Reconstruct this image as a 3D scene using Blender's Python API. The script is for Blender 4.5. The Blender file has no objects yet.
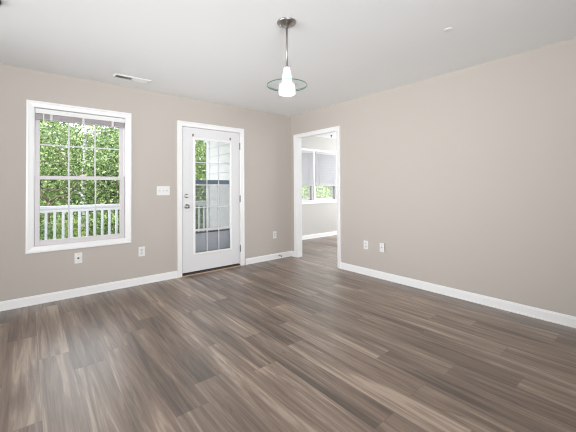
import bpy, bmesh, math, random
from mathutils import Vector, Matrix

random.seed(7)
S = bpy.context.scene
COL = S.collection
PI = math.pi

# ------------------------------------------------------------------ camera
YAW, PITCH, ROLL = 0.69163, 0.01593, -0.00685
fw = Vector((math.sin(YAW)*math.cos(PITCH), math.cos(YAW)*math.cos(PITCH), math.sin(PITCH)))
r0 = Vector((math.cos(YAW), -math.sin(YAW), 0))
u0 = r0.cross(fw)
rt = r0*math.cos(ROLL) + u0*math.sin(ROLL)
up = -r0*math.sin(ROLL) + u0*math.cos(ROLL)
cd = bpy.data.cameras.new('camera')
cam = bpy.data.objects.new('camera', cd)
COL.objects.link(cam)
m = Matrix((rt, up, -fw)).transposed().to_4x4()
m.translation = Vector((-3.55506, -4.20785, 1.19544))
cam.matrix_world = m
cd.sensor_width = 36
cd.sensor_fit = 'HORIZONTAL'
cd.lens = 314.87/576*36
cd.shift_y = (182.353-216)/576
cd.clip_start = 0.02
S.camera = cam

# ------------------------------------------------------------------ sky, sun, light, exposure
S.view_settings.view_transform = 'Standard'
S.view_settings.look = 'None'
S.view_settings.gamma = 1
S.view_settings.use_curve_mapping = False
S.view_settings.exposure = 0.0
S.cycles.filter_width = 1.1

world = bpy.data.worlds.new('sky')
S.world = world
world.use_nodes = True
wn = world.node_tree.nodes
bg = wn['Background']
bg.inputs['Color'].default_value = (0.90, 0.95, 1.0, 1)
bg.inputs['Strength'].default_value = 4.2

def area(name, loc, rot, sx, sy, power, color=(1, 1, 1), spread=180):
    l = bpy.data.lights.new(name, 'AREA')
    l.shape = 'RECTANGLE'
    l.size, l.size_y = sx, sy
    l.energy = power
    l.color = color
    l.spread = math.radians(spread)
    o = bpy.data.objects.new(name, l)
    o.location = loc
    o.rotation_euler = rot
    COL.objects.link(o)
    return o

sl = bpy.data.lights.new('sun', 'SUN')
sl.energy = 4.5
sl.angle = 0.03
sl.color = (1, 0.96, 0.88)
so = bpy.data.objects.new('sun', sl)
so.rotation_euler = Vector((0.35, 0.62, -0.70)).to_track_quat('-Z', 'Y').to_euler()
so.location = (-4, -8, 9)
COL.objects.link(so)
# fill lights added behind and beside the camera, standing in for daylight
area('fill_rear', (-4.2, -6.5, 1.3), (PI/2+0.24, 0, -0.35), 1.6, 1.8, 103, (0.96, 0.98, 1), 100)
area('fill_left', (-5.0, -1.9, 1.3), (PI/2+0.09, 0, -PI/2), 2.4, 1.8, 30, (0.96, 0.98, 1), 80)
# fill light added in the sunroom, out of view, to brighten it
area('fill_sunroom', (3.9, -0.9, 1.4), (PI/2+0.25, 0, PI/2), 3.0, 1.8, 175, (0.93, 0.965, 1))

# ------------------------------------------------------------------ materials
def newmat(name):
    mt = bpy.data.materials.new(name)
    mt.use_nodes = True
    nt = mt.node_tree
    return mt, nt, nt.nodes, nt.links, nt.nodes['Principled BSDF']

def plain(name, col, rough=0.5, metal=0.0, bump=0.0, bscale=200.0, var=0.0, spec=None):
    mt, nt, N, Lk, B = newmat(name)
    B.inputs['Base Color'].default_value = (*col, 1)
    B.inputs['Roughness'].default_value = rough
    B.inputs['Metallic'].default_value = metal
    if spec is not None:
        B.inputs['Specular IOR Level'].default_value = spec
    tc = N.new('ShaderNodeTexCoord')
    nz = N.new('ShaderNodeTexNoise')
    nz.inputs['Scale'].default_value = bscale
    nz.inputs['Detail'].default_value = 3
    Lk.new(tc.outputs['Object'], nz.inputs['Vector'])
    if bump:
        bp = N.new('ShaderNodeBump')
        bp.inputs['Strength'].default_value = bump
        bp.inputs['Distance'].default_value = 0.002
        Lk.new(nz.outputs['Fac'], bp.inputs['Height'])
        Lk.new(bp.outputs['Normal'], B.inputs['Normal'])
    if var:
        mx = N.new('ShaderNodeMix')
        mx.data_type = 'RGBA'
        mx.inputs['A'].default_value = (*[c*(1-var) for c in col], 1)
        mx.inputs['B'].default_value = (*[min(1, c*(1+var)) for c in col], 1)
        Lk.new(nz.outputs['Fac'], mx.inputs['Factor'])
        Lk.new(mx.outputs['Result'], B.inputs['Base Color'])
    return mt

M = {}
M['wall'] = plain('greige_wall_paint', (0.483, 0.443, 0.403), 0.75, bump=0.10, bscale=320, spec=0.25)
M['wall_sun'] = plain('pale_grey_sunroom_wall', (0.54, 0.525, 0.495), 0.75, bump=0.10, bscale=320, spec=0.25)  # sunroom walls, lighter and greyer than the main room
M['ceiling'] = plain('ceiling_paint', (0.87, 0.88, 0.885), 0.9, bump=0.15, bscale=140, spec=0.1)
M['trim'] = plain('white_trim_paint', (0.80, 0.80, 0.80), 0.35)
M['door'] = plain('white_door_paint', (0.70, 0.70, 0.71), 0.4)
M['vinyl'] = plain('white_vinyl', (0.72, 0.72, 0.73), 0.4)
M['sash'] = plain('sash_vinyl', (0.62, 0.59, 0.60), 0.45)
M['plate'] = plain('white_plastic', (0.75, 0.75, 0.74), 0.3)
M['plate_dark'] = plain('dark_detail', (0.10, 0.10, 0.10), 0.5)  # plain dark for slots, socket, panel cap and rubber tip
M['plate_grey'] = plain('grey_plastic', (0.30, 0.29, 0.28), 0.5)
M['face'] = plain('receptacle_plastic', (0.66, 0.66, 0.66), 0.4)
M['nickel'] = plain('brushed_nickel', (0.38, 0.365, 0.35), 0.36, 1.0, bump=0.05, bscale=400)
M['hinge'] = plain('dark_nickel', (0.16, 0.15, 0.14), 0.4, 0.8)
M['slat_shade_rail'] = plain('shaded_slat_and_grey_rail', (0.42, 0.39, 0.40), 0.5)  # shade on the white slats put into the grey; sunroom bottom rails share it
M['bronze'] = plain('dark_bronze', (0.03, 0.03, 0.03), 0.4, 0.6)
M['threshold'] = plain('threshold_dark', (0.05, 0.035, 0.03), 0.5)
M['tan'] = plain('tan_wood_strip', (0.42, 0.29, 0.20), 0.5, var=0.15, bscale=60)
M['brass'] = plain('antique_brass', (0.30, 0.22, 0.13), 0.4, 0.8)
M['duct'] = plain('duct_dark', (0.045, 0.045, 0.04), 0.7)
M['vent'] = plain('vent_enamel', (0.78, 0.78, 0.76), 0.4)
M['siding'] = plain('white_siding', (0.76, 0.75, 0.735), 0.6, bump=0.1, bscale=60)
M['deck'] = plain('grey_deck_paint', (0.36, 0.36, 0.37), 0.7, bump=0.2, bscale=40, var=0.1)
M['rail'] = plain('white_rail_paint', (0.85, 0.87, 0.90), 0.5)
M['storm_bar'] = plain('slate_blue_aluminium', (0.15, 0.20, 0.25), 0.45, 0.3)
M['bark'] = plain('grey_brown_bark', (0.10, 0.075, 0.055), 0.9, bump=0.8, bscale=18, var=0.35)
M['grass'] = plain('lawn', (0.16, 0.18, 0.10), 0.9, var=0.4, bscale=8)
M['roof'] = plain('roof_board', (0.25, 0.24, 0.23), 0.9)

def kick_mat():
    mt, nt, N, Lk, B = newmat('ribbed_grey_panel')
    tc = N.new('ShaderNodeTexCoord')
    wv = N.new('ShaderNodeTexWave')
    wv.bands_direction = 'X'
    wv.inputs['Scale'].default_value = 22
    wv.inputs['Distortion'].default_value = 0.6
    Lk.new(tc.outputs['Object'], wv.inputs['Vector'])
    cr = N.new('ShaderNodeValToRGB')
    cr.color_ramp.elements[0].color = (0.33, 0.36, 0.40, 1)
    cr.color_ramp.elements[1].color = (0.44, 0.47, 0.51, 1)
    Lk.new(wv.outputs['Fac'], cr.inputs['Fac'])
    Lk.new(cr.outputs['Color'], B.inputs['Base Color'])
    bp = N.new('ShaderNodeBump')
    bp.inputs['Strength'].default_value = 0.5
    bp.inputs['Distance'].default_value = 0.004
    Lk.new(wv.outputs['Fac'], bp.inputs['Height'])
    Lk.new(bp.outputs['Normal'], B.inputs['Normal'])
    B.inputs['Roughness'].default_value = 0.45
    return mt
M['kick'] = kick_mat()

def glass_mat(name, tint=(1, 1, 1), ior=1.45):
    mt, nt, N, Lk, B = newmat(name)
    N.remove(B)
    tr = N.new('ShaderNodeBsdfTransparent')
    tr.inputs['Color'].default_value = (*tint, 1)
    gl = N.new('ShaderNodeBsdfGlossy')
    gl.inputs['Roughness'].default_value = 0.02
    gl.inputs['Color'].default_value = (0.8, 0.8, 0.8, 1)
    fr = N.new('ShaderNodeFresnel')
    fr.inputs['IOR'].default_value = ior
    mx = N.new('ShaderNodeMixShader')
    ge = N.new('ShaderNodeNewGeometry')          # only the outer faces reflect
    mu = N.new('ShaderNodeMath')
    mu.operation = 'MULTIPLY'
    iv = N.new('ShaderNodeMath')
    iv.operation = 'SUBTRACT'
    iv.inputs[0].default_value = 1.0
    Lk.new(ge.outputs['Backfacing'], iv.inputs[1])
    Lk.new(fr.outputs['Fac'], mu.inputs[0])
    Lk.new(iv.outputs[0], mu.inputs[1])
    Lk.new(mu.outputs[0], mx.inputs['Fac'])
    Lk.new(tr.outputs['BSDF'], mx.inputs[1])
    Lk.new(gl.outputs['BSDF'], mx.inputs[2])
    Lk.new(mx.outputs['Shader'], N['Material Output'].inputs['Surface'])
    return mt
M['glass'] = glass_mat('clear_window_glass', (0.985, 0.985, 0.985))
M['muntin'] = plain('backlit_white_muntin', (0.60, 0.60, 0.62), 0.45)  # white bars greyed in the colour for their backlit look
M['tape'] = plain('pale_blind_tape', (0.58, 0.56, 0.57), 0.6)
M['disc'] = glass_mat('clear_disc_glass', (0.95, 0.98, 0.975), 1.15)
M['disc_edge'] = glass_mat('green_glass_edge', (0.55, 0.70, 0.66), 1.2)

def screen_mat():
    mt, nt, N, Lk, B = newmat('insect_screen')
    B.inputs['Base Color'].default_value = (0.22, 0.24, 0.24, 1)
    B.inputs['Roughness'].default_value = 0.8
    tr = N.new('ShaderNodeBsdfTransparent')
    mx = N.new('ShaderNodeMixShader')
    mx.inputs['Fac'].default_value = 0.28
    Lk.new(tr.outputs['BSDF'], mx.inputs[1])
    Lk.new(B.outputs['BSDF'], mx.inputs[2])
    Lk.new(mx.outputs['Shader'], N['Material Output'].inputs['Surface'])
    return mt
M['screen'] = screen_mat()

def translucent_mat(name, col, fac):
    mt, nt, N, Lk, B = newmat(name)
    B.inputs['Base Color'].default_value = (*col, 1)
    B.inputs['Roughness'].default_value = 0.5
    t = N.new('ShaderNodeBsdfTranslucent')
    t.inputs['Color'].default_value = (*col, 1)
    mx = N.new('ShaderNodeMixShader')
    mx.inputs['Fac'].default_value = fac
    Lk.new(B.outputs['BSDF'], mx.inputs[1])
    Lk.new(t.outputs['BSDF'], mx.inputs[2])
    Lk.new(mx.outputs['Shader'], N['Material Output'].inputs['Surface'])
    return mt
M['slat'] = translucent_mat('white_blind_slat', (0.56, 0.555, 0.57), 0.15)

def leaf_mat(name, c1, c2, c3):
    mt, nt, N, Lk, B = newmat(name)
    tc = N.new('ShaderNodeTexCoord')
    nz = N.new('ShaderNodeTexNoise')
    nz.inputs['Scale'].default_value = 9.0
    nz.inputs['Detail'].default_value = 4
    nz.inputs['Roughness'].default_value = 0.75
    Lk.new(tc.outputs['Object'], nz.inputs['Vector'])
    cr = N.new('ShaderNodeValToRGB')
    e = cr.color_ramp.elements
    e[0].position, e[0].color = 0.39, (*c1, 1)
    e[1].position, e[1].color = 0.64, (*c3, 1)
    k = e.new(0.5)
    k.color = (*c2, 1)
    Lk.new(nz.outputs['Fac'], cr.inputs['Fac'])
    Lk.new(cr.outputs['Color'], B.inputs['Base Color'])
    B.inputs['Roughness'].default_value = 0.5
    t = N.new('ShaderNodeBsdfTranslucent')
    Lk.new(cr.outputs['Color'], t.inputs['Color'])
    mx = N.new('ShaderNodeMixShader')
    mx.inputs['Fac'].default_value = 0.4
    Lk.new(B.outputs['BSDF'], mx.inputs[1])
    Lk.new(t.outputs['BSDF'], mx.inputs[2])
    Lk.new(mx.outputs['Shader'], N['Material Output'].inputs['Surface'])
    return mt
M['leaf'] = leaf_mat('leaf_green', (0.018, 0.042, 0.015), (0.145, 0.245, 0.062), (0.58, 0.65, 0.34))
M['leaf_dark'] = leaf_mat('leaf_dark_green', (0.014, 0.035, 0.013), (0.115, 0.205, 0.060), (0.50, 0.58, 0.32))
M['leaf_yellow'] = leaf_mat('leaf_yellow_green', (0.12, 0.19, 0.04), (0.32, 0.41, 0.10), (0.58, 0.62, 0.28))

def birch_mat():
    mt, nt, N, Lk, B = newmat('birch_bark')
    tc = N.new('ShaderNodeTexCoord')
    mp = N.new('ShaderNodeMapping')
    mp.inputs['Scale'].default_value = (5, 5, 22)
    nz = N.new('ShaderNodeTexNoise')
    nz.inputs['Scale'].default_value = 1.0
    nz.inputs['Detail'].default_value = 3
    Lk.new(tc.outputs['Object'], mp.inputs['Vector'])
    Lk.new(mp.outputs['Vector'], nz.inputs['Vector'])
    cr = N.new('ShaderNodeValToRGB')
    cr.color_ramp.elements[0].position, cr.color_ramp.elements[0].color = 0.42, (0.13, 0.13, 0.135, 1)
    cr.color_ramp.elements[1].position, cr.color_ramp.elements[1].color = 0.60, (0.58, 0.58, 0.60, 1)
    Lk.new(nz.outputs['Fac'], cr.inputs['Fac'])
    Lk.new(cr.outputs['Color'], B.inputs['Base Color'])
    B.inputs['Roughness'].default_value = 0.8
    return mt
M['birch'] = birch_mat()

def shade_mat():
    mt, nt, N, Lk, B = newmat('frosted_white_shade')
    B.inputs['Base Color'].default_value = (0.9, 0.9, 0.9, 1)
    B.inputs['Roughness'].default_value = 0.4
    B.inputs['Emission Color'].default_value = (1, 0.99, 0.97, 1)
    B.inputs['Emission Strength'].default_value = 0.25
    return mt
M['shade'] = shade_mat()
M['bulb'] = shade_mat()
M['bulb'].name = 'lit_bulb'
M['bulb'].node_tree.nodes['Principled BSDF'].inputs['Emission Strength'].default_value = 4.0

def floor_mat():
    mt, nt, N, Lk, B = newmat('vinyl_plank_floor')
    PW, PL = 0.18, 1.22
    def mth(op, a, b=None, c=None):
        n = N.new('ShaderNodeMath')
        n.operation = op
        for i, v in enumerate((a, b, c)):
            if v is None:
                continue
            if isinstance(v, (int, float)):
                n.inputs[i].default_value = v
            else:
                Lk.new(v, n.inputs[i])
        return n.outputs[0]
    tc = N.new('ShaderNodeTexCoord')
    sp = N.new('ShaderNodeSeparateXYZ')
    Lk.new(tc.outputs['Object'], sp.inputs[0])
    x, y = sp.outputs['X'], sp.outputs['Y']
    xi = mth('DIVIDE', mth('ADD', x, 20.05), PW)
    ix = mth('FLOOR', xi)
    fx = mth('FRACT', xi)
    w1 = N.new('ShaderNodeTexWhiteNoise')
    w1.noise_dimensions = '1D'
    Lk.new(ix, w1.inputs['W'])
    yi = mth('DIVIDE', mth('ADD', mth('ADD', y, 30.0), mth('MULTIPLY', w1.outputs['Value'], PL)), PL)
    iy = mth('FLOOR', yi)
    fy = mth('FRACT', yi)
    cid = N.new('ShaderNodeCombineXYZ')
    Lk.new(ix, cid.inputs[0])
    Lk.new(iy, cid.inputs[1])
    w2 = N.new('ShaderNodeTexWhiteNoise')
    w2.noise_dimensions = '3D'
    Lk.new(cid.outputs[0], w2.inputs['Vector'])
    rnd = w2.outputs['Value']
    # grain coordinates, shifted per plank
    off = mth('MULTIPLY', rnd, 37.0)
    gv = N.new('ShaderNodeCombineXYZ')
    Lk.new(x, gv.inputs[0])
    Lk.new(y, gv.inputs[1])
    Lk.new(off, gv.inputs[2])
    def grain(sx, sy, detail, rough, dist=0.0):
        mp = N.new('ShaderNodeMapping')
        mp.inputs['Scale'].default_value = (sx, sy, 1)
        Lk.new(gv.outputs[0], mp.inputs['Vector'])
        nz = N.new('ShaderNodeTexNoise')
        nz.inputs['Scale'].default_value = 1
        nz.inputs['Detail'].default_value = detail
        nz.inputs['Roughness'].default_value = rough
        nz.inputs['Distortion'].default_value = dist
        Lk.new(mp.outputs[0], nz.inputs['Vector'])
        return nz.outputs['Fac']
    broad = grain(15, 0.8, 5, 0.62, 1.3)
    wide = grain(5, 0.7, 2, 0.5, 0.6)
    fine = grain(95, 2.6, 4, 0.7, 0.3)
    knots = grain(11, 3.5, 2, 0.5, 1.5)
    tone = mth('ADD', mth('ADD', mth('ADD', mth('MULTIPLY', mth('SUBTRACT', broad, 0.5), 1.80), mth('MULTIPLY', mth('SUBTRACT', wide, 0.5), 0.85)),
                          mth('MULTIPLY', mth('SUBTRACT', fine, 0.5), 0.75)),
               mth('ADD', mth('MULTIPLY', mth('SUBTRACT', rnd, 0.5), 0.38), 0.51))
    cr = N.new('ShaderNodeValToRGB')
    e = cr.color_ramp.elements
    e[0].position, e[0].color = 0.10, (0.060, 0.038, 0.026, 1)
    e[1].position, e[1].color = 0.95, (0.42, 0.325, 0.25, 1)
    k = e.new(0.45)
    k.color = (0.165, 0.111, 0.079, 1)
    k = e.new(0.68)
    k.color = (0.245, 0.175, 0.130, 1)
    Lk.new(tone, cr.inputs['Fac'])
    kn = N.new('ShaderNodeMapRange')
    kn.inputs['From Min'].default_value = 0.70
    kn.inputs['From Max'].default_value = 0.80
    Lk.new(knots, kn.inputs['Value'])
    mk = N.new('ShaderNodeMix')
    mk.data_type = 'RGBA'
    Lk.new(mth('MULTIPLY', kn.outputs[0], 0.7), mk.inputs['Factor'])
    Lk.new(cr.outputs['Color'], mk.inputs['A'])
    mk.inputs['B'].default_value = (0.06, 0.043, 0.035, 1)
    # seams
    ex = mth('MINIMUM', fx, mth('SUBTRACT', 1.0, fx))
    ey = mth('MINIMUM', fy, mth('SUBTRACT', 1.0, fy))
    sx = mth('LESS_THAN', ex, 0.011)
    sy = mth('LESS_THAN', ey, 0.0018)
    seam = mth('MAXIMUM', sx, sy)
    ms = N.new('ShaderNodeMix')
    ms.data_type = 'RGBA'
    Lk.new(mth('MULTIPLY', seam, 0.42), ms.inputs['Factor'])
    Lk.new(mk.outputs['Result'], ms.inputs['A'])
    ms.inputs['B'].default_value = (0.06, 0.045, 0.038, 1)
    Lk.new(ms.outputs['Result'], B.inputs['Base Color'])
    rr = N.new('ShaderNodeMapRange')
    rr.inputs['To Min'].default_value = 0.33
    rr.inputs['To Max'].default_value = 0.43
    Lk.new(fine, rr.inputs['Value'])
    Lk.new(rr.outputs[0], B.inputs['Roughness'])
    B.inputs['Specular IOR Level'].default_value = 1.0
    B.inputs['Coat Weight'].default_value = 0.35
    B.inputs['Coat Roughness'].default_value = 0.36
    bp = N.new('ShaderNodeBump')
    bp.inputs['Strength'].default_value = 0.12
    bp.inputs['Distance'].default_value = 0.002
    Lk.new(mth('SUBTRACT', fine, mth('MULTIPLY', seam, 0.8)), bp.inputs['Height'])
    Lk.new(bp.outputs['Normal'], B.inputs['Normal'])
    return mt
M['floor'] = floor_mat()

# ------------------------------------------------------------------ builders
class MB:
    """Collects shapes, then links them as ONE mesh object."""
    def __init__(s):
        s.bm = bmesh.new()

    def box(s, x0, x1, y0, y1, z0, z1, bev=0.0):
        t = bmesh.new()
        r = bmesh.ops.create_cube(t, size=1)
        for v in r['verts']:
            v.co = Vector(((x0+x1)/2+v.co.x*(x1-x0), (y0+y1)/2+v.co.y*(y1-y0), (z0+z1)/2+v.co.z*(z1-z0)))
        if bev:
            bmesh.ops.bevel(t, geom=t.edges[:], offset=bev, segments=2, affect='EDGES', profile=0.5)
        s.merge(t)
        return s

    def merge(s, t, mat=None):
        if mat is not None:
            bmesh.ops.transform(t, matrix=mat, verts=t.verts[:])
        me = bpy.data.meshes.new('tmp')
        t.to_mesh(me)
        t.free()
        s.bm.from_mesh(me)
        bpy.data.meshes.remove(me)

    def lathe(s, prof, seg=32, mat=None, close=False):
        t = bmesh.new()
        rings = []
        for r, z in prof:
            if r < 1e-6:
                rings.append([t.verts.new((0, 0, z))])
            else:
                rings.append([t.verts.new((r*math.cos(2*PI*i/seg), r*math.sin(2*PI*i/seg), z)) for i in range(seg)])
        pairs = list(zip(rings[:-1], rings[1:]))
        if close:
            pairs.append((rings[-1], rings[0]))
        for a, b in pairs:
            for i in range(seg):
                j = (i+1) % seg
                if len(a) == 1 and len(b) == 1:
                    continue
                if len(a) == 1:
                    t.faces.new((a[0], b[i], b[j]))
                elif len(b) == 1:
                    t.faces.new((a[i], a[j], b[0]))
                else:
                    t.faces.new((a[i], a[j], b[j], b[i]))
        bmesh.ops.recalc_face_normals(t, faces=t.faces[:])
        for f in t.faces:
            f.smooth = True
        s.merge(t, mat)
        return s

    def tube(s, pts, radii, seg=8):
        t = bmesh.new()
        rings = []
        n = len(pts)
        for i, p in enumerate(pts):
            p = Vector(p)
            a = Vector(pts[max(0, i-1)])
            b = Vector(pts[min(n-1, i+1)])
            d = (b-a).normalized()
            ref = Vector((1, 0, 0)) if abs(d.x) < 0.8 else Vector((0, 1, 0))
            e1 = d.cross(ref).normalized()
            e2 = d.cross(e1)
            r = radii[i] if isinstance(radii, (list, tuple)) else radii
            rings.append([t.verts.new(p+e1*(r*math.cos(2*PI*k/seg))+e2*(r*math.sin(2*PI*k/seg))) for k in range(seg)])
        for a, b in zip(rings[:-1], rings[1:]):
            for k in range(seg):
                j = (k+1) % seg
                t.faces.new((a[k], a[j], b[j], b[k]))
        t.faces.new(rings[0])
        t.faces.new(rings[-1])
        bmesh.ops.recalc_face_normals(t, faces=t.faces[:])
        for f in t.faces:
            f.smooth = len(f.verts) == 4
        s.merge(t)
        return s

    def prism(s, prof, axis, a0, a1):
        """Extrude a 2D outline: axis 'x' -> outline is (y,z); axis 'y' -> outline is (x,z)."""
        t = bmesh.new()
        def P(u, v, a):
            return (a, u, v) if axis == 'x' else (u, a, v)
        A = [t.verts.new(P(u, v, a0)) for u, v in prof]
        Bv = [t.verts.new(P(u, v, a1)) for u, v in prof]
        n = len(prof)
        for i in range(n):
            j = (i+1) % n
            t.faces.new((A[i], A[j], Bv[j], Bv[i]))
        t.faces.new(A)
        t.faces.new(Bv)
        bmesh.ops.recalc_face_normals(t, faces=t.faces[:])
        s.merge(t)
        return s

    def frame(s, s0, s1, z0, z1, prof, wall, closed=True):
        """Mitred moulding round an opening. prof = closed outline of (outward u, projection d)."""
        t = bmesh.new()
        if closed:
            cor = [(s0, z0, -1, -1), (s0, z1, -1, 1), (s1, z1, 1, 1), (s1, z0, 1, -1)]
        else:
            cor = [(s0, z0, -1, 0), (s0, z1, -1, 1), (s1, z1, 1, 1), (s1, z0, 1, 0)]
        rings = []
        for a, z, du, dz in cor:
            rings.append([t.verts.new(wall(a+du*u, z+dz*u, d)) for u, d in prof])
        n = len(prof)
        pr = list(zip(rings[:-1], rings[1:]))
        if closed:
            pr.append((rings[-1], rings[0]))
        for A, Bv in pr:
            for i in range(n):
                j = (i+1) % n
                t.faces.new((A[i], A[j], Bv[j], Bv[i]))
        if not closed:
            t.faces.new(rings[0])
            t.faces.new(rings[-1])
        bmesh.ops.recalc_face_normals(t, faces=t.faces[:])
        s.merge(t)
        return s

    def build(s, name, mat, parent=None, origin=None):
        me = bpy.data.meshes.new(name)
        if origin is not None:
            bmesh.ops.translate(s.bm, verts=s.bm.verts[:], vec=-Vector(origin))
        s.bm.to_mesh(me)
        s.bm.free()
        me.materials.append(mat)
        o = bpy.data.objects.new(name, me)
        COL.objects.link(o)
        if origin is not None:
            o.location = origin
        if parent is not None:
            o.parent = parent
            if origin is None:
                o.matrix_parent_inverse = Matrix.Translation(parent.location).inverted()
        return o

def thing(name, label, cat, loc=(0, 0, 0), group=None):
    o = bpy.data.objects.new(name, None)
    o.location = loc
    o.empty_display_size = 0.1
    COL.objects.link(o)
    o['label'] = label
    o['category'] = cat
    if group:
        o['group'] = group
    return o

def tag(o, label, cat, group=None, kind=None):
    o['label'] = label
    o['category'] = cat
    if group:
        o['group'] = group
    if kind:
        o['kind'] = kind
    return o

def structure(o, label, cat):
    return tag(o, label, cat, kind='structure')

def back(a, z, d):      # back wall: face at y = 0, projection towards -y
    return (a, -d, z)
def right(a, z, d):     # right wall: face at x = 0, projection towards -x
    return (-d, a, z)
def right_out(a, z, d): # sunroom face of the right wall
    return (0.10+d, a, z)
def far(a, z, d):       # sunroom window wall
    return (a, 1.12-d, z)

# ------------------------------------------------------------------ the room
H = 2.44
HS = 2.405                # sunroom ceiling
XL, YR = -5.2, -7.0
XS, XE = -0.85, 4.1     # sunroom extents in x
structure(MB().box(XL-.1, XE+.1, YR-.1, 0.0, -.12, 0).box(XS, XE+.1, 0.0, 1.25, -.12, 0).box(-2.0, -0.98, 0, .145, -.12, 0)
          .build('floor', M['floor']), 'grey brown wood-look plank floor running through the room', 'floor')
structure(MB().box(XL-.1, XE+.1, YR-.1, .145, H, H+.14).box(-0.98, XE+.1, .145, 1.25, HS, H+.14).box(.10, XE, YR, .145, HS, H).build('ceiling', M['ceiling']),
          'flat white ceiling with the pendant light and air vent', 'ceiling')
structure(MB().box(XL-.3, XE+.3, YR-.3, 1.80, 2.75, 2.92).build('roof', M['roof']), 'unseen roof slab blocking the sun over the house and porch', 'roof')  # out of view; put here to keep the sun out of the rooms

WY = 0.14               # back wall thickness
w = MB()
w.box(XL-.1, -3.515, 0, WY, 0, H)
w.box(-3.515, -2.625, 0, WY, 0, .585).box(-3.515, -2.625, 0, WY, 2.065, H)
w.box(-2.625, -1.962, 0, WY, 0, H)
w.box(-1.962, -1.006, 0, WY, 2.062, H)
w.box(-1.006, 0.0, 0, WY, 0, H)
structure(w.build('wall_back', M['wall']), 'greige wall with the window and the glazed door', 'wall')
w = MB()
w.box(0, .10, -.148, WY, 0, H).box(0, .10, -1.072, -.148, 2.063, H).box(0, .10, YR, -1.072, 0, H)
structure(w.build('wall_right', M['wall']), 'greige wall with the cased opening to the sunroom', 'wall')
structure(MB().box(XL-.1, XL, YR, 0, 0, H).build('wall_left', M['wall']), 'greige wall left of the camera', 'wall')
structure(MB().box(XL-.1, XE, YR-.1, YR, 0, H).build('wall_rear', M['wall']), 'greige wall behind the camera', 'wall')

# sunroom shell
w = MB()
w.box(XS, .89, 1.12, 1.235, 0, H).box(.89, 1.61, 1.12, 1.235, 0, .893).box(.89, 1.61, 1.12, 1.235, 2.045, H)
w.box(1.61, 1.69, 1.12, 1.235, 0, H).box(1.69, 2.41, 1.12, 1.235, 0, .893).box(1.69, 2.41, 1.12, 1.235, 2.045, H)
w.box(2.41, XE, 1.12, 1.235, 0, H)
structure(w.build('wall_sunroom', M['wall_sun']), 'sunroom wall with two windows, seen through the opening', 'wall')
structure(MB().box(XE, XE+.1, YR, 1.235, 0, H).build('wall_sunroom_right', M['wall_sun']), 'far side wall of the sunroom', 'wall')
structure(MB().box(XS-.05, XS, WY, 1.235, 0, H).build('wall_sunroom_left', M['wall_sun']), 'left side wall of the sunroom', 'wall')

# exterior siding of the sunroom: lapped boards, one surface
sd = MB()
z = -0.10
SXF = -0.98
while z < 2.74:
    z1 = min(z+.155, 2.74)
    sd.prism([(SXF+.06, z), (SXF+.016, z), (SXF+.016, z+.009), (SXF-.006, z+.009), (SXF+.014, z1), (SXF+.06, z1)], 'y', WY+.006, 1.245)
    z += .155
structure(sd.build('wall_siding', M['siding']), 'white lap siding beside the porch, seen through the door', 'wall')
structure(MB().box(SXF-.018, SXF+.07, 1.165, 1.262, -.1, 2.74, .003).build('trim_corner', M['rail']), 'white corner board ending the lap siding', 'trim')

# mouldings
CAS = [(0, 0), (0, .010), (.006, .013), (.042, .017), (.048, .021), (.062, .021), (.065, .018), (.065, 0)]
BASE = [(0, 0), (-.017, 0), (-.017, .010), (-.013, .016), (-.012, .074), (-.009, .080), (-.008, .088), (-.005, .092), (0, .092)]
def baseboard_back(name, x0, x1, lab):
    structure(MB().prism(BASE, 'x', x0, x1).build(name, M['trim']), lab, 'baseboard')
baseboard_back('baseboard_back_left', XL, -2.005, 'white baseboard under the window')
baseboard_back('baseboard_back_right', -.943, 0.0, 'short white baseboard between the door and the corner')
structure(MB().prism(BASE, 'y', YR, -1.127).build('baseboard_right', M['trim']), 'long white baseboard along the right wall', 'baseboard')
structure(MB().prism(BASE, 'y', -.092, -.017).build('baseboard_right_corner', M['trim']), 'tiny white baseboard in the corner beside the opening', 'baseboard')
structure(MB().prism([(1.12+a, b) for a, b in BASE], 'x', XS, XE).build('baseboard_sunroom', M['trim']), 'white baseboard below the sunroom windows', 'baseboard')
structure(MB().frame(-1.940, -1.028, 0, 2.043, CAS, back, False).build('trim_1', M['trim']), 'white casing round the glazed door', 'trim')
structure(MB().frame(-1.062, -.157, 0, 2.034, CAS, right, False).build('trim_2', M['trim']), 'white casing round the opening to the sunroom', 'trim')
structure(MB().box(-.001, .101, -.165, -.147, 0, 2.064).box(-.001, .101, -1.073, -1.055, 0, 2.064).box(-.001, .101, -1.055, -.165, 2.046, 2.064)
          .build('trim_3', M['trim']), 'white jamb lining the opening to the sunroom', 'trim')
structure(MB().frame(-1.062, -.157, 0, 2.052, CAS, right_out, False).build('trim_4', M['trim']), 'white casing on the sunroom side of the opening', 'trim')

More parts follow.
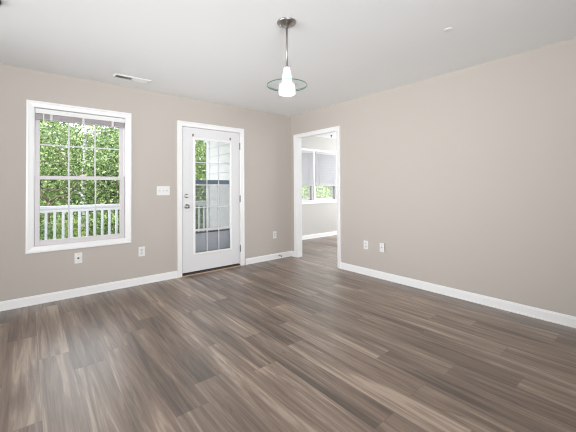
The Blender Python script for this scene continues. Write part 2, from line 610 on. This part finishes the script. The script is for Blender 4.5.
# ------------------------------------------------------------------ window 1
win = MB().frame(-3.502, -2.638, .598, 2.052, CAS, back, True).build('window_1', M['trim'])
structure(win, 'large white double-hung window on the back wall', 'window')
f = MB()
f.box(-3.515, -3.497, .001, WY, .585, 2.065).box(-2.643, -2.625, .001, WY, .585, 2.065)
f.box(-3.497, -2.643, .001, WY, .585, .600).box(-3.497, -2.643, .001, WY, 2.050, 2.065)
f.box(-3.497, -3.488, .052, .056, .6, 2.05).box(-2.652, -2.643, .052, .056, .6, 2.05)
f.build('window_jamb', M['vinyl'], win)
def sash(nm, z0, z1, zr0, zr1, y0, y1, zm):
    s = MB()
    gx0, gx1 = -3.453, -2.692
    s.box(-3.494, gx0, y0, y1, z0, z1, .003).box(gx1, -2.646, y0, y1, z0, z1, .003)
    s.box(gx0, gx1, y0, y1, z0, zr0, .003).box(gx0, gx1, y0, y1, zr1, z1, .003)
    o = s.build(nm, M['sash'], win)
    MB().box(gx0-.004, gx1+.004, (y0+y1)/2-.002, (y0+y1)/2+.002, zr0-.004, zr1+.004).build('pane', M['glass'], o)
    g = MB()
    ym = (y0+y1)/2
    for xx in (-3.199, -2.946):
        g.box(xx-.0075, xx+.0075, ym-.007, ym-.003, zr0, zr1)
    g.box(gx0, gx1, ym-.0065, ym-.0035, zm-.0075, zm+.0075)
    g.build('muntin_grid', M['muntin'], o)
    return o
ls = sash('lower_sash', .600, 1.337, .652, 1.297, .016, .048, .975)
sash('upper_sash', 1.297, 2.050, 1.337, 2.005, .058, .088, 1.672)
lk = MB().box(-3.10, -3.04, .018, .046, 1.337, 1.349, .003).box(-3.078, -3.062, .012, .030, 1.349, 1.357, .003)
lk.build('sash_lock', M['vinyl'], ls)

# blind pulled up at the head of window 1
bl = thing('window_blind', 'white slatted blind pulled fully up at the top of the large window', 'blind', (-3.07, .012, 2.045))
MB().box(-3.494, -2.646, -.006, .034, 1.992, 2.044, .003).build('head_rail', M['plate'], bl)
s = MB()
for k in range(11):
    z = 1.989-.0042*k
    s.box(-3.488, -2.652, .000+.001*(k % 2), .032, z-.003, z)
s.build('slat_stack', M['slat_shade_rail'], bl)  # stack coloured grey for the shade on its white slats
MB().box(-3.488, -2.652, .000, .033, 1.930, 1.943, .003).build('bottom_rail', M['slat_shade_rail'], bl)
for xx in (-3.36, -3.07, -2.775):
    MB().box(xx-.012, xx+.012, -.003, .0, 1.929, 1.992).build('ladder_tape', M['tape'], bl)
MB().tube([(-3.425, -.010, 2.0), (-3.425, -.011, 1.95), (-3.424, -.012, 1.87)], .005).build('tilt_wand', M['plate'], bl)

# ------------------------------------------------------------------ door 1
dj = MB()
dj.box(-1.962, -1.936, .001, WY, 0, 2.062).box(-1.032, -1.006, .001, WY, 0, 2.062).box(-1.936, -1.032, .001, WY, 2.040, 2.062)
dj.box(-1.936, -1.924, .050, .062, .03, 2.04).box(-1.044, -1.032, .050, .062, .03, 2.04).box(-1.924, -1.044, .050, .062, 2.028, 2.04)
structure(dj.build('trim_5', M['trim']), 'white jamb and stop of the glazed door', 'trim')
gx0, gx1, gz0, gz1 = -1.752, -1.199, .288, 1.872
d = MB()
DX0, DX1, DZ0, DZ1, DY0, DY1 = -1.931, -1.0365, .040, 2.035, .003, .047
d.box(DX0, gx0-.01, DY0, DY1, DZ0, DZ1).box(gx1+.01, DX1, DY0, DY1, DZ0, DZ1)
d.box(gx0-.01, gx1+.01, DY0, DY1, DZ0, gz0-.01).box(gx0-.01, gx1+.01, DY0, DY1, gz1+.01, DZ1)
door = structure(d.build('door_1', M['door']), 'white glazed exterior door with fifteen lites on the back wall', 'door')
LP = [(-.002, -.010), (-.002, .006), (.004, .010), (.018, .010), (.026, .004), (.028, -.004)]
MB().frame(gx0, gx1, gz0, gz1, LP, lambda a, z, dd: (a, .003-dd, z), True).build('lite_frame', M['trim'], door)
MB().box(gx0-.01, gx1+.01, .023, .027, gz0-.01, gz1+.01).build('pane', M['glass'], door)
g = MB()
for k in (1, 2):
    xx = gx0+(gx1-gx0)*k/3
    g.box(xx-.0065, xx+.0065, .0145, .0215, gz0, gz1)
for k in range(1, 5):
    zz = gz0+(gz1-gz0)*k/5
    g.box(gx0, gx1, .015, .021, zz-(.014 if k == 1 else .006), zz+(.014 if k == 1 else .006))
g.build('muntin_grid', M['muntin'], door)
ry = Matrix.Rotation(PI/2, 4, 'X')          # lathe axis z -> -y
def on_door(x, z):
    return Matrix.Translation((x, .003, z)) @ ry
kb = MB().lathe([(0, 0), (.032, 0), (.032, .004), (.028, .008), (.014, .010), (.011, .030), (.018, .036), (.026, .044), (.028, .054), (.024, .063), (.012, .068), (0, .069)], 24, on_door(-1.874, .945)).build('door_knob', M['nickel'], door)
db = MB().lathe([(0, 0), (.029, 0), (.029, .006), (.025, .012), (.010, .014), (0, .014)], 24, on_door(-1.874, 1.088)).build('deadbolt', M['nickel'], door)
MB().box(-1.879, -1.869, -.032, -.010, 1.070, 1.106, .003).build('thumb_turn', M['nickel'], db)
for zz in (1.83, 1.022, .264):
    h = MB()
    h.tube([(-1.0330, -.005, zz-.050), (-1.0330, -.005, zz+.050)], .0075, 10)
    h.tube([(-1.0330, -.005, zz+.050), (-1.0330, -.005, zz+.056)], [.0075, .004], 10)
    h.box(-1.0365, -1.0315, -.001, .030, zz-.048, zz+.048)
    h.build('hinge', M['hinge'], door)
for xx in (-1.783, -1.199):
    h = MB()
    h.box(xx-.010, xx+.010, -.0005, .003, 1.914, 1.944, .001)
    h.tube([(xx, .0, 1.935), (xx, -.016, 1.932), (xx, -.022, 1.938), (xx, -.020, 1.948)], .004, 8)
    h.tube([(xx-.008, .0, 1.940), (xx, -.008, 1.922)], .004, 8)
    h.build('curtain_hook', M['brass'], door)
th = MB().prism([(-.012, 0), (-.012, .010), (.010, .028), (.135, .034), (.135, 0)], 'x', -1.930, -1.038).build('trim_6', M['threshold'])
structure(th, 'dark threshold under the glazed door', 'threshold')
structure(MB().prism([(-.032, 0), (-.032, .004), (-.024, .010), (-.013, .010), (-.013, 0)], 'x', -1.940, -1.028).build('trim_7', M['tan']),
          'thin tan wood strip in front of the door threshold', 'trim')

# storm door outside
st = MB()
sx0, sx1 = -1.955, -1.012
st.box(sx0, -1.86, .125, .158, 0.0, 2.05, .003).box(-1.11, sx1, .125, .158, 0.0, 2.05, .003)
st.box(-1.86, -1.11, .125, .158, 1.95, 2.05, .003).box(-1.86, -1.11, .125, .158, 0.0, .20, .003)
sdoor = structure(st.build('door_2', M['rail']), 'storm door with slate mid bar and grey lower panel, outside the glazed door', 'door')
MB().box(-1.86, -1.11, .122, .150, 1.252, 1.312, .004).build('middle_bar', M['storm_bar'], sdoor)
MB().box(-1.86, -1.11, .135, .145, .20, .548).build('kick_panel', M['kick'], sdoor)
MB().box(-1.86, -1.11, .128, .150, .540, .562, .002).build('panel_cap', M['plate_dark'], sdoor)
MB().box(-1.86, -1.11, .139, .141, .56, 1.255).build('insect_screen', M['screen'], sdoor)
MB().box(-1.86, -1.11, .140, .143, 1.31, 1.95).build('storm_pane', M['glass'], sdoor)

# ------------------------------------------------------------------ sunroom windows
def sun_window(n, x0, x1, lab):
    f = MB()
    f.box(x0, x0+.02, 1.118, 1.235, .893, 2.045).box(x1-.02, x1, 1.118, 1.235, .893, 2.045).box(x0+.02, x1-.02, 1.118, 1.235, 2.025, 2.045)
    o = structure(f.build('window_%d' % n, M['trim']), lab, 'window')
    s = MB()
    a, b = x0+.02, x1-.02
    s.box(a, a+.045, 1.16, 1.19, .893, 1.44).box(b-.045, b, 1.16, 1.19, .893, 1.44)
    s.box(a+.045, b-.045, 1.16, 1.19, .893, .935).box(a+.045, b-.045, 1.16, 1.19, 1.40, 1.44)
    ls = s.build('lower_sash', M['sash'], o)
    MB().box(a+.04, b-.04, 1.173, 1.176, .93, 1.405).build('pane', M['glass'], ls)
    s = MB()
    s.box(a, a+.045, 1.195, 1.225, 1.40, 2.025).box(b-.045, b, 1.195, 1.225, 1.40, 2.025)
    s.box(a+.045, b-.045, 1.195, 1.225, 1.40, 1.44).box(a+.045, b-.045, 1.195, 1.225, 1.98, 2.025)
    us = s.build('upper_sash', M['sash'], o)
    MB().box(a+.04, b-.04, 1.208, 1.211, 1.435, 1.985).build('pane', M['glass'], us)
    return o
sun_window(2, .89, 1.61, 'left sunroom window, narrow slice seen through the opening')
sun_window(3, 1.69, 2.41, 'right sunroom window, wider slice seen through the opening')
cz = MB()
cz.box(.80, 2.50, 1.100, 1.12, 2.045, 2.082, .003).box(.79, 2.51, 1.096, 1.12, 2.082, 2.092, .002)
cz.box(.80, .885, 1.10, 1.12, .893, 2.045, .003).box(2.415, 2.50, 1.10, 1.12, .893, 2.045, .003).box(1.622, 1.678, 1.10, 1.12, .893, 2.045, .003)
cz.box(.78, 2.52, 1.07, 1.158, .868, .893, .004).box(.80, 2.50, 1.102, 1.12, .808, .868, .003)
structure(cz.build('trim_8', M['trim']), 'white casing, sill and apron round the paired sunroom windows', 'trim')
def sun_blind(x0, x1, lab):
    o = thing('window_blind', lab, 'blind', ((x0+x1)/2, 1.115, 2.03), 'sunroom window blinds')
    a, b = x0-.004, x1+.004
    MB().box(a, b, 1.090, 1.117, 1.985, 2.036, .003).build('head_rail', M['slat'], o)
    s = MB()
    z = 1.980
    while z > 1.27:
        s.prism([(1.090, z-.046), (1.092, z-.047), (1.112, z), (1.110, z+.001)], 'x', a, b)
        z -= .040
    s.build('slats', M['slat'], o)
    MB().box(a, b, 1.090, 1.116, 1.222, 1.250, .004).build('bottom_rail', M['slat_shade_rail'], o)
    for xx in (a+.12, b-.12):
        MB().tube([(xx, 1.090, 1.99), (xx, 1.090, 1.24)], .002, 6).build('lift_cord', M['plate'], o)
sun_blind(.89, 1.61, 'white blind three quarters down on the left sunroom window')
sun_blind(1.69, 2.41, 'white blind three quarters down on the right sunroom window')
hk = MB().lathe([(0, 0), (.022, 0), (.020, -.010), (.008, -.016), (.006, -.05), (0, -.052)], 16, Matrix.Translation((1.90, .78, HS)))
tag(hk.build('ceiling_hook', M['bronze']), 'small dark hook on the sunroom ceiling, seen at the top of the opening', 'hook')

# ------------------------------------------------------------------ pendant light
px, py = -2.056, -2.394
pl = thing('pendant_light', 'brushed nickel pendant light with white shade and clear glass disc', 'light', (px, py, H))
T = Matrix.Translation((px, py, 0))
cn = MB().lathe([(0, H), (.072, H), (.072, H-.006), (.062, H-.014), (.040, H-.024), (.020, H-.030), (.014, H-.046), (.009, H-.050), (0, H-.050)], 40, T).build('canopy', M['nickel'], pl)
for a in (0.55, 0.55+PI):
    MB().lathe([(0, 0), (.005, 0), (.005, -.006), (.003, -.009), (0, -.009)], 12,
               Matrix.Translation((px+.048*math.cos(a-1.3), py+.048*math.sin(a-1.3), H-.019))).build('canopy_screw', M['nickel'], cn)
MB().tube([(px, py, H-.045), (px, py, 2.098)], .0075, 14).build('rod', M['nickel'], pl)
MB().lathe([(0, 2.106), (.013, 2.106), (.017, 2.100), (.019, 2.088), (0, 2.088)], 24, T).build('shade_collar', M['nickel'], pl)
sh = MB().lathe([(.0185, 2.096), (.022, 2.094), (.026, 2.075), (.034, 2.030), (.040, 1.985), (.0445, 1.962), (.058, 1.958), (.061, 1.950),
                 (.063, 1.925), (.064, 1.905), (.060, 1.896), (.054, 1.896), (.056, 1.906), (.054, 1.945), (.048, 1.952), (.036, 1.970), (.022, 2.060), (.0185, 2.085)], 40, T, True)
sh.build('shade', M['shade'], pl)
MB().lathe([(0, 1.965), (.014, 1.96), (.026, 1.945), (.030, 1.928), (.024, 1.912), (0, 1.904)], 20, T).build('bulb', M['bulb'], pl)
disc = MB().lathe([(.045, 1.957), (.148, 1.957), (.148, 1.963), (.045, 1.963)], 64, T, True).build('glass_disc', M['disc'], pl)
MB().lathe([(.1485, 1.9565), (.1515, 1.957), (.1515, 1.963), (.1485, 1.9635)], 64, T, True).build('disc_rim', M['disc_edge'], disc)
lp = bpy.data.lights.new('pendant_bulb_light', 'POINT')
lp.energy = 4
lp.shadow_soft_size = .03
lpo = bpy.data.objects.new('pendant_bulb_light', lp)
lpo.location = (px, py, 1.86)
COL.objects.link(lpo)

# ------------------------------------------------------------------ ceiling things
vt = thing('air_vent', 'white ceiling air vent with half-open louvres above the window', 'vent', (-2.645, -.355, H))
f = MB()
vx0, vx1, vy0, vy1 = -2.835, -2.455, -.425, -.287
f.frame(vx0+.022, vx1-.022, vy0+.022, vy1-.022, [(0, .001), (0, .010), (.008, .011), (.020, .004), (.022, 0), (.0, 0)], lambda a, z, dd: (a, z, H-dd), True)
f.build('vent_frame', M['vent'], vt)
MB().box(vx0+.02, vx1-.02, vy0+.02, vy1-.02, H-.0015, H-.0005).build('duct_opening', M['duct'], vt)
mid = (vx0+vx1)/2
for k in range(6):
    yy = vy0+.032+k*.0148
    t = MB().prism([(yy-.003, H-.0015), (yy-.0022, H-.0015), (yy+.0052, H-.0088), (yy+.0044, H-.0088)], 'x', mid+.004, vx1-.022)
    t.build('louvre', M['vent'], vt)
    t = MB().prism([(yy+.0112, H-.0015), (yy+.0120, H-.0015), (yy+.0004, H-.0088), (yy-.0004, H-.0088)], 'x', vx0+.022, mid-.01)
    t.build('louvre', M['vent'], vt)
MB().box(mid-.010, mid+.004, vy0+.022, vy1-.022, H-.010, H-.0015).build('divider', M['vent'], vt)
MB().box(vx0+.004, vx0+.016, vy0+.05, vy0+.058, H-.018, H-.006).build('damper_lever', M['vent'], vt)

fx = thing('ceiling_fixture', 'dark metal ceiling fixture just cut off by the top left corner', 'light', (-3.758, -1.405, H))
T2 = Matrix.Translation((-3.758, -1.405, 0))
MB().lathe([(0, H), (.065, H), (.065, H-.010), (.050, H-.022), (.015, H-.028), (0, H-.028)], 32, T2).build('canopy', M['bronze'], fx)
MB().lathe([(0, H-.028), (.011, H-.028), (.011, H-.040), (0, H-.046)], 16, T2).build('finial', M['bronze'], fx)
cp = MB().lathe([(0, H), (.030, H), (.030, H-.0015), (.026, H-.003), (0, H-.0035)], 32, Matrix.Translation((-.988, -3.113, 0)))
tag(cp.build('ceiling_cover_plate', M['ceiling']), 'small round white cover plate on the right part of the ceiling', 'cover plate')

# ------------------------------------------------------------------ wall plates
def plate_back(name, lab, cat, x, z, wd=.073, ht=.118, group=None):
    o = thing(name, lab, cat, (x, 0, z), group)
    MB().box(x-wd/2, x+wd/2, -.006, 0, z-ht/2, z+ht/2, .0025).build('cover_plate', M['plate'], o)
    return o
def duplex(o, x, z, face_y=-.0085):
    for dz in (-.0215, .0215):
        fc = MB().box(x-.0165, x+.0165, face_y, -.004, z+dz-.0145, z+dz+.0145, .003).build('receptacle', M['face'], o)
        s = MB()
        s.box(x-.0085, x-.0055, face_y-.0006, face_y+.002, z+dz-.002, z+dz+.008)
        s.box(x+.0055, x+.0085, face_y-.0006, face_y+.002, z+dz-.002, z+dz+.008)
        s.box(x-.0025, x+.0025, face_y-.0006, face_y+.002, z+dz-.010, z+dz-.005)
        s.build('slots', M['plate_dark'], fc)
    MB().lathe([(0, 0), (.0035, 0), (.003, .0012), (0, .0014)], 10, Matrix.Translation((x, -.006, z)) @ ry).build('plate_screw', M['nickel'], o)
o = plate_back('electrical_outlet', 'white electrical outlet on the back wall between the window and the door', 'outlet', -2.452, .408)
duplex(o, -2.452, .408)
o = plate_back('electrical_outlet', 'white electrical outlet on the back wall between the door and the corner', 'outlet', -.369, .404)
duplex(o, -.369, .404)
o = plate_back('cable_jack', 'white wall plate with one dark round socket below the window', 'wall plate', -3.113, .424)
MB().lathe([(0, 0), (.010, 0), (.010, .003), (.0075, .004), (.0075, .010), (.004, .010), (.004, .006), (0, .006)], 16,
           Matrix.Translation((-3.113, -.006, .424)) @ ry).build('socket', M['plate_dark'], o)
for dz in (-.042, .042):
    MB().lathe([(0, 0), (.0035, 0), (.003, .0012), (0, .0014)], 10, Matrix.Translation((-3.113, -.006, .424+dz)) @ ry).build('plate_screw', M['nickel'], o)
o = plate_back('light_switch', 'white triple toggle light switch plate left of the door', 'light switch', -2.187, 1.163, .166, .118)
for dx in (-.046, 0, .046):
    fc = MB().box(-2.187+dx-.006, -2.187+dx+.006, -.0075, -.005, 1.163-.013, 1.163+.013, .001).build('toggle_surround', M['face'], o)
    MB().prism([(-.006, 1.158), (-.020, 1.166), (-.020, 1.172), (-.006, 1.170)], 'x', -2.187+dx-.004, -2.187+dx+.004).build('toggle', M['plate'], fc)

# right wall: outlet, then a jack plate set forward on a darker grey backing
yo, zo = -1.571, .406
o = thing('electrical_outlet', 'white electrical outlet on the right wall, nearer the opening', 'outlet', (0, yo, zo))
MB().box(-.006, 0, yo-.036, yo+.036, zo-.058, zo+.058, .0025).build('cover_plate', M['plate'], o)
for dz in (-.0215, .0215):
    fc = MB().box(-.0085, -.004, yo-.0165, yo+.0165, zo+dz-.0145, zo+dz+.0145, .003).build('receptacle', M['face'], o)
    s = MB()
    s.box(-.0092, -.006, yo-.0085, yo-.0055, zo+dz-.002, zo+dz+.008)
    s.box(-.0092, -.006, yo+.0055, yo+.0085, zo+dz-.002, zo+dz+.008)
    s.box(-.0092, -.006, yo-.0025, yo+.0025, zo+dz-.010, zo+dz-.005)
    s.build('slots', M['plate_dark'], fc)
yo, zo = -1.832, .408
o = thing('cable_jack', 'white wall plate with grey edge on the right wall, farther from the opening', 'wall plate', (0, yo, zo))
MB().box(-.014, 0, yo-.036, yo+.034, zo-.057, zo+.057, .001).build('grey_backing', M['plate_grey'], o)
MB().box(-.019, -.014, yo-.0345, yo+.036, zo-.058, zo+.058, .002).build('cover_plate', M['plate'], o)
MB().lathe([(0, 0), (.008, 0), (.008, .003), (.006, .004), (.006, .009), (0, .009)], 16,
           Matrix.Translation((-.019, yo, zo)) @ Matrix.Rotation(-PI/2, 4, 'Y')).build('socket', M['plate_grey'], o)
for dz in (-.040, .040):
    MB().lathe([(0, 0), (.0035, 0), (.003, .0012), (0, .0014)], 10, Matrix.Translation((-.019, yo, zo+dz)) @ Matrix.Rotation(-PI/2, 4, 'Y')).build('plate_screw', M['nickel'], o)

# doorstop on the short baseboard
ds = thing('door_stop', 'small metal doorstop on the baseboard between the door and the corner', 'doorstop', (-.285, -.012, .050))
dm = Matrix.Translation((-.285, -.012, .050)) @ ry
MB().lathe([(0, 0), (.012, 0), (.012, .004), (.006, .008), (.005, .055), (0, .055)], 14, dm).build('stem', M['brass'], ds)
MB().lathe([(0, .054), (.009, .054), (.010, .060), (.009, .068), (0, .070)], 14, dm).build('rubber_tip', M['plate_dark'], ds)

# ------------------------------------------------------------------ porch and yard
dk = MB()
yy = WY+.03
dk.box(-6.2, 1.6, WY+.02, 2.12, -.10, -.05)
structure(dk.build('porch_deck', M['deck']), 'grey painted porch deck outside the window and door', 'deck')
structure(MB().box(-5.5, -0.99, WY+.001, 1.75, 2.70, 2.75).build('porch_ceiling', M['rail']), 'white porch ceiling outside', 'ceiling')
structure(MB().box(-40, 50, 1.3, 60, -2.3, -2.2).build('ground', M['grass']), 'green lawn below the porch', 'ground')
rl = thing('porch_railing', 'white porch railing with square balusters outside the window and door', 'railing', (-2.2, 2.0, -.05))
MB().box(-6.0, 1.5, 1.940, 2.060, .890, .925, .004).build('top_rail', M['rail'], rl)
MB().box(-6.0, 1.5, 1.982, 2.018, .825, .890, .003).build('sub_rail', M['rail'], rl)
MB().box(-6.0, 1.5, 1.982, 2.018, .045, .110, .003).build('bottom_rail', M['rail'], rl)
x = -5.734
while x < 1.4:
    MB().box(x-.017, x+.017, 1.984, 2.016, .110, .825).build('baluster', M['rail'], rl)
    x += .1094
for xx in (-6.05, -4.3, .25):
    p = MB().box(xx-.05, xx+.05, 1.950, 2.050, -.05, 1.02 if xx < -9 else .889, .004).build('newel_post', M['rail'], rl)

def leaves(pts, size, rnd):
    V, F = [], []
    for c in pts:
        n = Vector((rnd.gauss(0, 1), rnd.gauss(0, 1)-.4, rnd.gauss(0, 1)+.7)).normalized()
        a = n.orthogonal().normalized()
        a.rotate(Matrix.Rotation(rnd.uniform(0, 2*PI), 3, n))
        b = n.cross(a)
        L = size*rnd.uniform(.7, 1.35)
        W = L*rnd.uniform(.26, .36)
        c = Vector(c)
        i = len(V)
        V += [c-a*L*.5, c-a*L*.05+b*W+n*W*.25, c+a*L*.5, c-a*L*.05-b*W+n*W*.25]
        F += [(i, i+1, i+2), (i, i+2, i+3)]
    return V, F

def leaf_obj(name, pts, size, rnd, mat, parent=None):
    V, F = leaves(pts, size, rnd)
    me = bpy.data.meshes.new(name)
    me.from_pydata([tuple(v) for v in V], [], F)
    me.materials.append(mat)
    o = bpy.data.objects.new(name, me)
    COL.objects.link(o)
    if parent is not None:
        o.parent = parent
    return o

def tree(label, x, y, h, r, n, size, mat, bark='bark', trunk_r=.09, base=-2.2, crown0=.25, seed=1, branches=7, lean=0.0, cat='tree', name='tree', clumps=26):
    rnd = random.Random(seed)
    o = thing(name, label, cat, (x, y, base))
    t = MB()
    pts, rad = [], []
    for k in range(9):
        q = k/8
        pts.append((lean*q*h+math.sin(q*5+seed)*.04, math.cos(q*4+seed)*.03, q*h*.92))
        rad.append(trunk_r*(1-.75*q))
    t.tube(pts, rad, 10)
    centres = []
    for k in range(branches):
        q = crown0+(1-crown0)*(k+.3)/branches
        a = rnd.uniform(0, 2*PI)
        p0 = Vector((lean*q*h, 0, q*h*.9))
        Lb = r*rnd.uniform(.55, .95)*(1.1-.5*q)
        p1 = p0+Vector((math.cos(a)*Lb*.5, math.sin(a)*Lb*.5, Lb*.22))
        p2 = p0+Vector((math.cos(a)*Lb, math.sin(a)*Lb, Lb*.25))
        t.tube([p0, p1, p2], [trunk_r*.38, trunk_r*.25, trunk_r*.08], 6)
        centres += [p1, p2]
    t.bm.transform(Matrix.Identity(4))
    to = t.build('trunk', M[bark])
    to.parent = o
    while len(centres) < clumps:
        a = rnd.uniform(0, 2*PI)
        q = rnd.uniform(crown0, 1.0)
        rr = r*math.sqrt(rnd.random())*(1.0-.45*abs(q-.55))
        centres.append(Vector((lean*q*h+rr*math.cos(a), rr*math.sin(a), q*h)))
    P = []
    for k in range(n):
        c = rnd.choice(centres)
        s_ = r*.31
        P.append(c+Vector((rnd.gauss(0, s_), rnd.gauss(0, s_), rnd.gauss(0, s_*.8))))
    leaf_obj('foliage', P, size, rnd, M[mat], o)
    return o

def shrub(label, x, y, h, r, n, size, mat, seed, base=-2.2):
    rnd = random.Random(seed)
    o = thing('shrub', label, 'shrub', (x, y, base))
    t = MB()
    for k in range(6):
        a = k*1.05
        t.tube([(0, 0, 0), (.25*r*math.cos(a), .25*r*math.sin(a), h*.45), (.6*r*math.cos(a), .6*r*math.sin(a), h*.85)], [.03, .02, .008], 6)
    t.build('stems', M['bark']).parent = o
    P = []
    for k in range(n):
        a = rnd.uniform(0, 2*PI)
        q = rnd.uniform(.12, 1)
        rr = r*(math.sqrt(rnd.random()))*math.sqrt(max(.05, 1-(q*1.0-.35)**2*1.6))
        P.append((rr*math.cos(a), rr*math.sin(a), q*h+rnd.gauss(0, .06)))
    leaf_obj('foliage', P, size, rnd, M[mat], o)
    return o

# the birch in the middle panes of window 1
tree('white-barked birch standing behind the railing, seen in the middle panes of the large window', -2.36, 6.0, 6.2, 1.3, 600, .10, 'leaf', 'birch', .10, crown0=.48, seed=3)
# small dark-branched tree in the left panes
dkt = thing('tree', 'small tree with dark curving branches, seen in the left panes of the large window', 'tree', (-3.18, 4.6, -2.2))
t = MB()
t.tube([(.02, 0, 0), (0, 0, 1.6), (-.02, 0, 2.85), (.0, 0, 3.12)], [.05, .04, .034, .030], 8)
t.tube([(0, 0, 3.10), (-.12, 0, 3.26), (-.22, -.05, 3.55), (-.30, -.1, 3.95)], [.028, .022, .016, .008], 8)
t.tube([(0, 0, 3.10), (.14, 0, 3.22), (.34, .04, 3.26), (.48, .05, 3.42), (.60, .05, 3.75)], [.026, .022, .018, .013, .007], 8)
t.tube([(.20, .01, 3.24), (.36, .0, 3.05), (.60, .0, 2.94)], [.014, .010, .006], 6)
t.tube([(-.30, -.05, 3.62), (-.12, 0, 3.42), (.15, .02, 3.36), (.38, .02, 3.50), (.62, .0, 3.80)], [.010, .016, .018, .014, .007], 8)
t.tube([(-.28, -.08, 3.85), (-.1, 0, 4.02), (.2, .03, 4.0), (.45, .03, 4.2)], [.010, .013, .011, .006], 6)
t.tube([(.55, .05, 3.6), (.35, .03, 4.0), (.1, .0, 4.32), (-.15, 0, 4.45)], [.010, .012, .010, .005], 6)
t.tube([(.48, .05, 3.42), (.75, .05, 3.52), (1.0, .08, 3.5)], [.012, .010, .006], 6)
t.build('trunk', M['bark']).parent = dkt
rnd = random.Random(12)
P = [(rnd.gauss(.1, .5), abs(rnd.gauss(.15, .35))+.05, 3.7+rnd.gauss(0, .35)) for k in range(900)] + \
    [(rnd.gauss(.2, .5), rnd.gauss(.5, .25), 3.2+rnd.gauss(0, .3)) for k in range(500)]
leaf_obj('foliage', P, .085, rnd, M['leaf'], dkt)

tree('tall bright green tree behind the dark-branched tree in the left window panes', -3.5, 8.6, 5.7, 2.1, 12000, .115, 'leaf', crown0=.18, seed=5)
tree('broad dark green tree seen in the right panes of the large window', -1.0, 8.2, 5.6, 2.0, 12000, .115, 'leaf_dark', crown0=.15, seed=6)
tree('slender trunked tree close behind the railing in the right panes of the large window', -1.72, 5.2, 4.9, 1.1, 2200, .09, 'leaf', crown0=.3, seed=9, trunk_r=.05)
tree('bright green tree seen in the left lites of the glazed door', 1.3, 7.2, 5.6, 1.8, 10000, .11, 'leaf', crown0=.2, seed=8)
tree('leafy tree seen through the left sunroom window', 4.6, 6.4, 7.0, 1.7, 4000, .13, 'leaf', crown0=.2, seed=10)
tree('yellow-green tree seen through the right sunroom window', 7.0, 6.8, 7.2, 1.9, 4000, .13, 'leaf_yellow', crown0=.2, seed=11)
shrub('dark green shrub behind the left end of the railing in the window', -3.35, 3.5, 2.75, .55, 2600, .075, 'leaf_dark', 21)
shrub('yellow-green shrub behind the railing under the left window panes', -2.88, 3.9, 2.80, .40, 1800, .075, 'leaf_yellow', 22)
shrub('mid green shrub behind the railing beside the birch', -2.25, 4.3, 2.8, .55, 2600, .075, 'leaf', 23)
shrub('bushy green shrub behind the railing under the right window panes', -1.55, 3.9, 2.8, .50, 2600, .075, 'leaf', 24)
shrub('green shrub behind the railing in the left lites of the door', -.10, 4.0, 3.0, .70, 1800, .10, 'leaf_dark', 25)

# the woods further back: nobody could count these leaves or trees
rnd = random.Random(77)
P = []
for k in range(42000):
    a = rnd.uniform(-14, 24)
    yy = rnd.uniform(11, 17)+.02*a*a*.3
    top = 4.6+.6*math.sin(a*.9)+.4*math.sin(a*2.3+1)
    P.append((a, yy, -2.2+(top+2.2)*rnd.random()**.9))
tag(leaf_obj('woodland', P, .30, rnd, M['leaf']), 'dense green woods far behind the yard', 'woods', kind='stuff')
